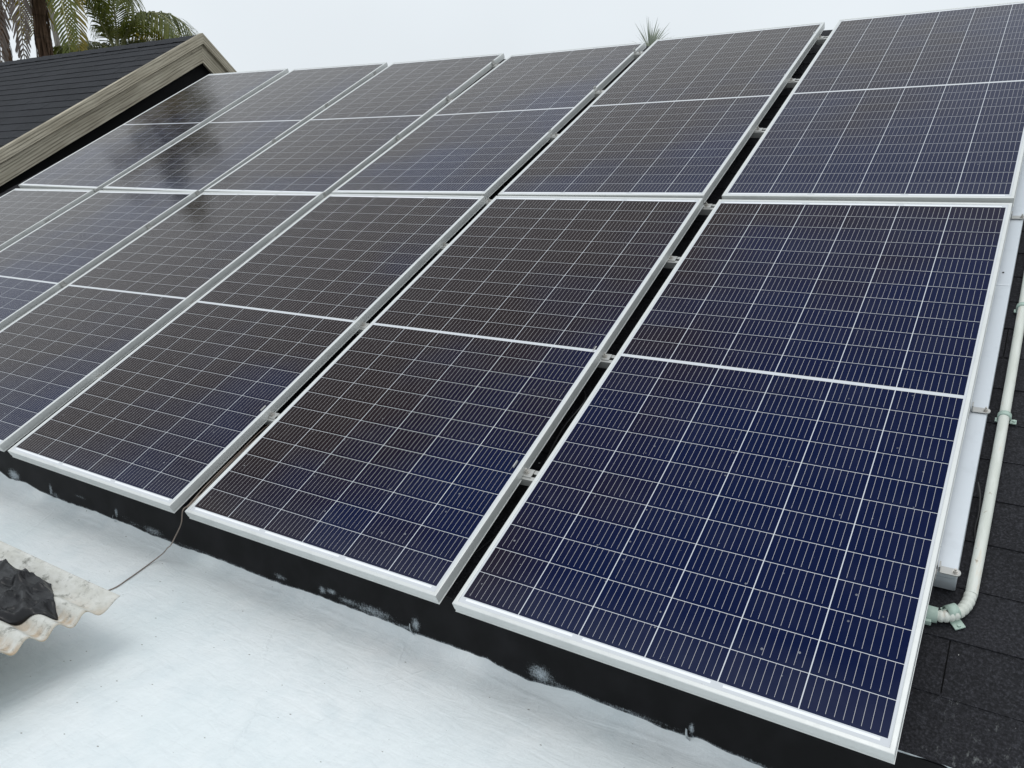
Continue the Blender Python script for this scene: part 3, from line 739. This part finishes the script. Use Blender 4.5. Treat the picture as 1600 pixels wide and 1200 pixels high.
# ------------------------------------------------------------------ palms
def polar(px_az, Ldist, z): return Vector((CAM.x-math.sin(R(px_az))*Ldist, CAM.y+math.cos(R(px_az))*Ldist, z))
def frond_mb(base, az, e0, length, droop, leaf, rng, pw=1.3, sag=0.35, nl=46, wid=0.045, twist=0.0, gap=0.12, sweep=0.55):
    """one pinnate frond: returns (leaf mesh, rachis mesh)"""
    lm, rm = MB(), MB()
    n = 22; pts = [Vector(base)]; d = length/n
    for i in range(n):
        t_ = (i+.5)/n; e = e0-droop*t_**pw
        a = az+twist*t_
        pts.append(pts[-1]+Vector((-math.sin(a)*math.cos(e), math.cos(a)*math.cos(e), math.sin(e)))*d)
    rm.tube(pts, [0.035*(1-i/n)*length/4.5+.006 for i in range(n+1)], 6)
    for i in range(nl):
        t_ = gap+(1-gap)*(i+.5)/nl; q = t_*n; k = min(n-1, int(q)); p = pts[k].lerp(pts[k+1], q-k)
        tan = (pts[k+1]-pts[k]).normalized()
        side = tan.cross(Vector((0, 0, 1)))
        side = side.normalized() if side.length > .15 else Vector((math.cos(az), math.sin(az), 0))
        upv = side.cross(tan).normalized()
        ll = leaf*(.55+.45*math.sin(math.pi*min(1, t_*1.1)**.8))*(1 if t_ < .85 else 1-.45*(t_-.85)/.15)*rng.uniform(.85, 1.1)
        for s in (-1, 1):
            dr = (side*s*(1-sweep*.4)+tan*(sweep+.25*t_)+upv*.22*rng.uniform(.2, 1.2)).normalized()
            g_ = sag*rng.uniform(.7, 1.3)
            q1 = p+dr*ll*.45+Vector((0, 0, -g_*ll*.12)); q2 = p+dr*ll*.85+Vector((0, 0, -g_*ll*.55)); q3 = q2+(dr*.25+Vector((0, 0, -g_*.9))).normalized()*ll*.22
            w = wid*rng.uniform(.8, 1.2); wv = dr.cross(upv).normalized()*w/2
            jit = upv*rng.uniform(-.5, .5)*w
            lm.add([p+wv*.5, p-wv*.5, q1-wv+jit, q1+wv+jit, q2-wv*.8, q2+wv*.8, q3], [(0, 1, 2, 3), (3, 2, 4, 5), (5, 4, 6)])
    return lm, rm
def palm(name, label, base, crown, rad, fronds, leaf, bark, seed, shag=0.0, group=None, wid=.045, cv=1.3):
    """fronds: list of (azimuth, start elevation, length, droop, material key, leaf sag)"""
    rng = random.Random(seed)
    th = thing(name, label, 'palm tree', Matrix.Translation(base), group); B = Vector(base)
    c = Vector(crown)-B; mb = MB(); n = 40; pts = []; rr_ = []
    for i in range(n+1):
        t_ = i/n; pts.append(Vector((c.x*t_**cv, c.y*t_**cv, c.z*t_))); rr_.append(rad*(1.25-.3*t_)*(1+.05*math.sin(i*2.1)+.04*rng.uniform(-1, 1)) if t_ < .97 else rad*.8)
    mb.tube(pts, rr_, 14)
    tr = mb.build('trunk', bark, th)
    if shag:
        sg = MB()
        for i in range(420):
            t_ = rng.uniform(.45, 1); q = Vector((c.x*t_**cv, c.y*t_**cv, c.z*t_)); a = rng.uniform(0, 6.283); r_ = rad*rng.uniform(.9, 1.15)
            o = Vector((math.cos(a), math.sin(a), 0)); l_ = rng.uniform(.3, 1.0)*shag; w = Vector((-math.sin(a), math.cos(a), 0))*rng.uniform(.008, .03)
            sg.add([q+o*r_-w, q+o*r_+w, q+o*(r_+.05)+w-Vector((0, 0, l_*.6)), q+o*(r_+.05)-w-Vector((0, 0, l_*.6)), q+o*(r_+.02)-Vector((0, 0, l_))], [(0, 1, 2, 3), (3, 2, 4)])
        sg.build('bark_fibre', bark, th)
    for fd in fronds:
        (az, e0, ln, dr, mk_, sg_) = fd[:6]; pw_ = fd[6] if len(fd) > 6 else 1.3; man = len(fd) > 6
        a = az+(0 if man else rng.uniform(-.06, .06))
        lm, rm = frond_mb(c+Vector((-math.sin(a), math.cos(a), 0))*rad*.6, a, e0, ln, dr, leaf*(fd[7] if len(fd) > 7 else 1), rng, sag=sg_, wid=wid, twist=0 if man else rng.uniform(-.25, .25), pw=pw_, nl=(34 if mk_ == 'leafd' else 50) if man else 42)
        f = lm.build('frond', M[mk_], th); rm.build('midrib', M['rachd' if mk_ == 'leafd' else 'rach'], f)
    return th
def crown_set(rng, n, ln, lo=-.6, hi=1.35, mk='leaf', dr=1.5):
    o = []
    for i in range(n):
        t_ = i/(n-1); e = hi+(lo-hi)*t_
        o.append((i*2.39996+rng.uniform(-.2, .2), e, ln*rng.uniform(.9, 1.08), dr*(.75+.4*t_), mk if t_ < .82 or mk != 'leaf' else rng.choice(['leaf', 'leafy']), .6))
    return o
rg = random.Random(3)
VIEW = R(61)       # azimuth (from +Y towards -X) of the line of sight to the palms
LFT, RGT, TOW, AWY = VIEW+R(90), VIEW-R(90), VIEW+R(180), VIEW
# medium palm with shaggy brown trunk and hanging fronds
base = polar(61.15, 25, GZ); cr_ = polar(60.85, 25.0, 6.7)
fr = crown_set(rg, 12, 3.6, .0, 1.1)
fr += [(TOW+.155, .75, 4.9, 2.3, 'leaf', .35, .5, .62), (TOW+.25, .55, 4.7, 2.12, 'leafy', .35, .5, .55), (TOW+.75, .8, 3.4, 2.2, 'leaf', .4, .6),
       (TOW-.20, .3, 4.4, 1.85, 'leafd', 1.3, .45, .38), (TOW-.46, .2, 4.6, 1.76, 'leafd', 1.3, .4, .42), (TOW-.72, .7, 3.9, 2.2, 'leaf', .5, .6, .7), (TOW-1.25, .6, 4.2, 2.15, 'leafd', 1.0, .5, .6)]
palm('coconut_palm', 'palm with thick brown shaggy trunk rising behind the charcoal roof', base, cr_, .14, fr, .95, M['trunk'], 21, 1.3, 'palms behind the roofs')
# tall thin palm at the left edge
base = polar(62.6, 28, GZ); cr_ = polar(63.8, 28, 12.4)
fr = crown_set(rg, 10, 1.9, .3, 1.4, dr=.9)
palm('coconut_palm', 'tall palm with slender dark trunk, leftmost behind the charcoal roof', base, cr_, .085, fr, .95, M['trunk'], 22, .7, 'palms behind the roofs', cv=2.4)
# far tall palm with pale grey trunk
base = polar(59.85, 42, GZ); cr_ = polar(62.3, 42, 18.8)
fr = crown_set(rg, 10, 2.2, .3, 1.4, dr=.9)
palm('coconut_palm', 'tallest palm with thin pale grey trunk behind a hanging frond', base, cr_, .10, fr, 1.0, M['trunk2'], 23, 0, 'palms behind the roofs', .06, cv=2.4)
# low bushy palm, crown just above the neighbouring ridge
base = polar(57.05, 27, GZ); cr_ = polar(57.0, 27, 4.35)
fr = [(LFT+.1, .32, 1.75, .75, 'leaf', .9, 1.3, .8), (LFT-.3, .15, 1.6, .8, 'leafy', .9, 1.3, .7), (LFT+.4, 1.25, 2.9, .9, 'leaf', .4, 1.5), (LFT, 1.42, 3.1, .6, 'leaf', .35, 1.5), (TOW, 1.5, 3.0, .5, 'leaf', .35, 1.5),
      (RGT, 1.38, 3.0, .5, 'leaf', .35, 1.5), (RGT-.95, 1.2, 3.9, 3.2, 'leaf', .9, 1.2, 1.15), (RGT+1.0, 1.2, 3.9, 3.2, 'leafy', .9, 1.2, 1.15), (RGT+.7, 1.28, 3.5, 3.0, 'leaf', .9, 1.25, 1.15), (RGT-.6, 1.3, 3.5, 3.1, 'leaf', .9, 1.25, 1.15), (RGT, .35, 1.8, 1.1, 'leaf', .6, 1.2, .8), (RGT+.4, .1, 1.6, .8, 'leaf', .6, 1.2, .8),
      (TOW+.5, .5, 1.5, 1.5, 'leaf', .6, 1.2, .8), (TOW-.5, .4, 1.4, 1.4, 'leaf', .6, 1.2, .8), (AWY, .9, 2.6, 1.2, 'leaf', .5, 1.3), (AWY+.6, .6, 2.2, 1.2, 'leaf', .5, 1.3), (AWY-.6, .7, 2.3, 1.2, 'leaf', .5, 1.3), (RGT+.8, .65, 1.9, 1.0, 'leaf', .5, 1.3)]
palm('coconut_palm', 'low green palm with crown just above the charcoal ridge, right of the shaggy trunk', base, cr_, .14, fr, .80, M['trunk2'], 24, 0, 'palms behind the roofs')
# spiky fan palm behind the panels
fb_ = polar(23.6, 14, GZ); fp = thing('fan_palm', 'spiky silver-green fan palm top poking up behind the upper panels', 'palm tree', Matrix.Translation(fb_))
mb = MB(); hz = 2.98-GZ
mb.tube([(0.02*math.sin(i), 0, hz*i/20) for i in range(21)], [.11*(1+.06*(i % 2)) for i in range(21)], 12); mb.build('trunk', M['trunk2'], fp)
rng = random.Random(9)
for i in range(58):
    a = rng.uniform(0, 6.283); e = R(rng.choice([rng.uniform(48, 88), rng.uniform(10, 70)])); l_ = rng.uniform(.34, .52)
    d = Vector((math.cos(a)*math.cos(e), math.sin(a)*math.cos(e), math.sin(e))); s = d.cross(Vector((.3, .2, 1))).normalized(); c0 = Vector((0, 0, hz-.02))
    mb = MB(); u_ = d.cross(s)
    vs_ = []
    for k in range(5):
        t_ = k/4; w = .014*(1-.9*t_)*(.6+1.4*t_*(1-t_)*2); p_ = c0+d*(.05+l_*t_)-Vector((0, 0, .10*t_*t_*math.cos(e)))
        vs_ += [p_-s*w, p_+u_*.006*(1-t_), p_+s*w]
    mb.add(vs_, [f for k in range(4) for f in ((3*k, 3*k+1, 3*k+4, 3*k+3), (3*k+1, 3*k+2, 3*k+5, 3*k+4))])
    mb.build('leaf_blade', M['leafg'], fp)
# distant tree tips just right of the gable
tb = polar(52.0, 34, GZ); tt = thing('distant_tree', 'distant tree whose twig tips show just right of the wooden gable', 'tree', Matrix.Translation(tb))
rng = random.Random(31); mb = MB(); top = 5.2-GZ
mb.tube([(.1*math.sin(i*.7), .1*math.cos(i*.9), top*.62*i/14) for i in range(15)], [.16*(1-.6*i/14) for i in range(15)], 10)
for i in range(46):
    a = rng.uniform(0, 6.283); r_ = rng.uniform(.05, .9); h = top*.62+rng.uniform(.3, 1)*(top*.38)*(1-.35*r_)
    s0 = Vector((0, 0, top*rng.uniform(.4, .6))); e_ = Vector((math.cos(a)*r_, math.sin(a)*r_, h))
    mb.tube([s0, s0.lerp(e_, .5)+Vector((math.cos(a)*r_*.25, math.sin(a)*r_*.25, 0)), e_], [.03, .02, .007], 5)
mb.build('trunk', M['trunk2'], tt)
lf = MB()
for i in range(2600):
    a = rng.uniform(0, 6.283); r_ = rng.uniform(0, 1)**.6*.95; h = top*.55+rng.uniform(0, 1)*(top*.43)*(1-.4*r_)
    c0 = Vector((math.cos(a)*r_, math.sin(a)*r_, h)); d = Vector((rng.gauss(0, 1), rng.gauss(0, 1), rng.gauss(.4, 1))).normalized(); s = d.cross(Vector((0, 0, 1.01))).normalized()
    l_ = rng.uniform(.06, .13); lf.add([c0, c0+d*l_*.5+s*l_*.22, c0+d*l_, c0+d*l_*.5-s*l_*.22], [(0, 1, 2, 3)])
lf.build('crown', M['leafg'], tt)
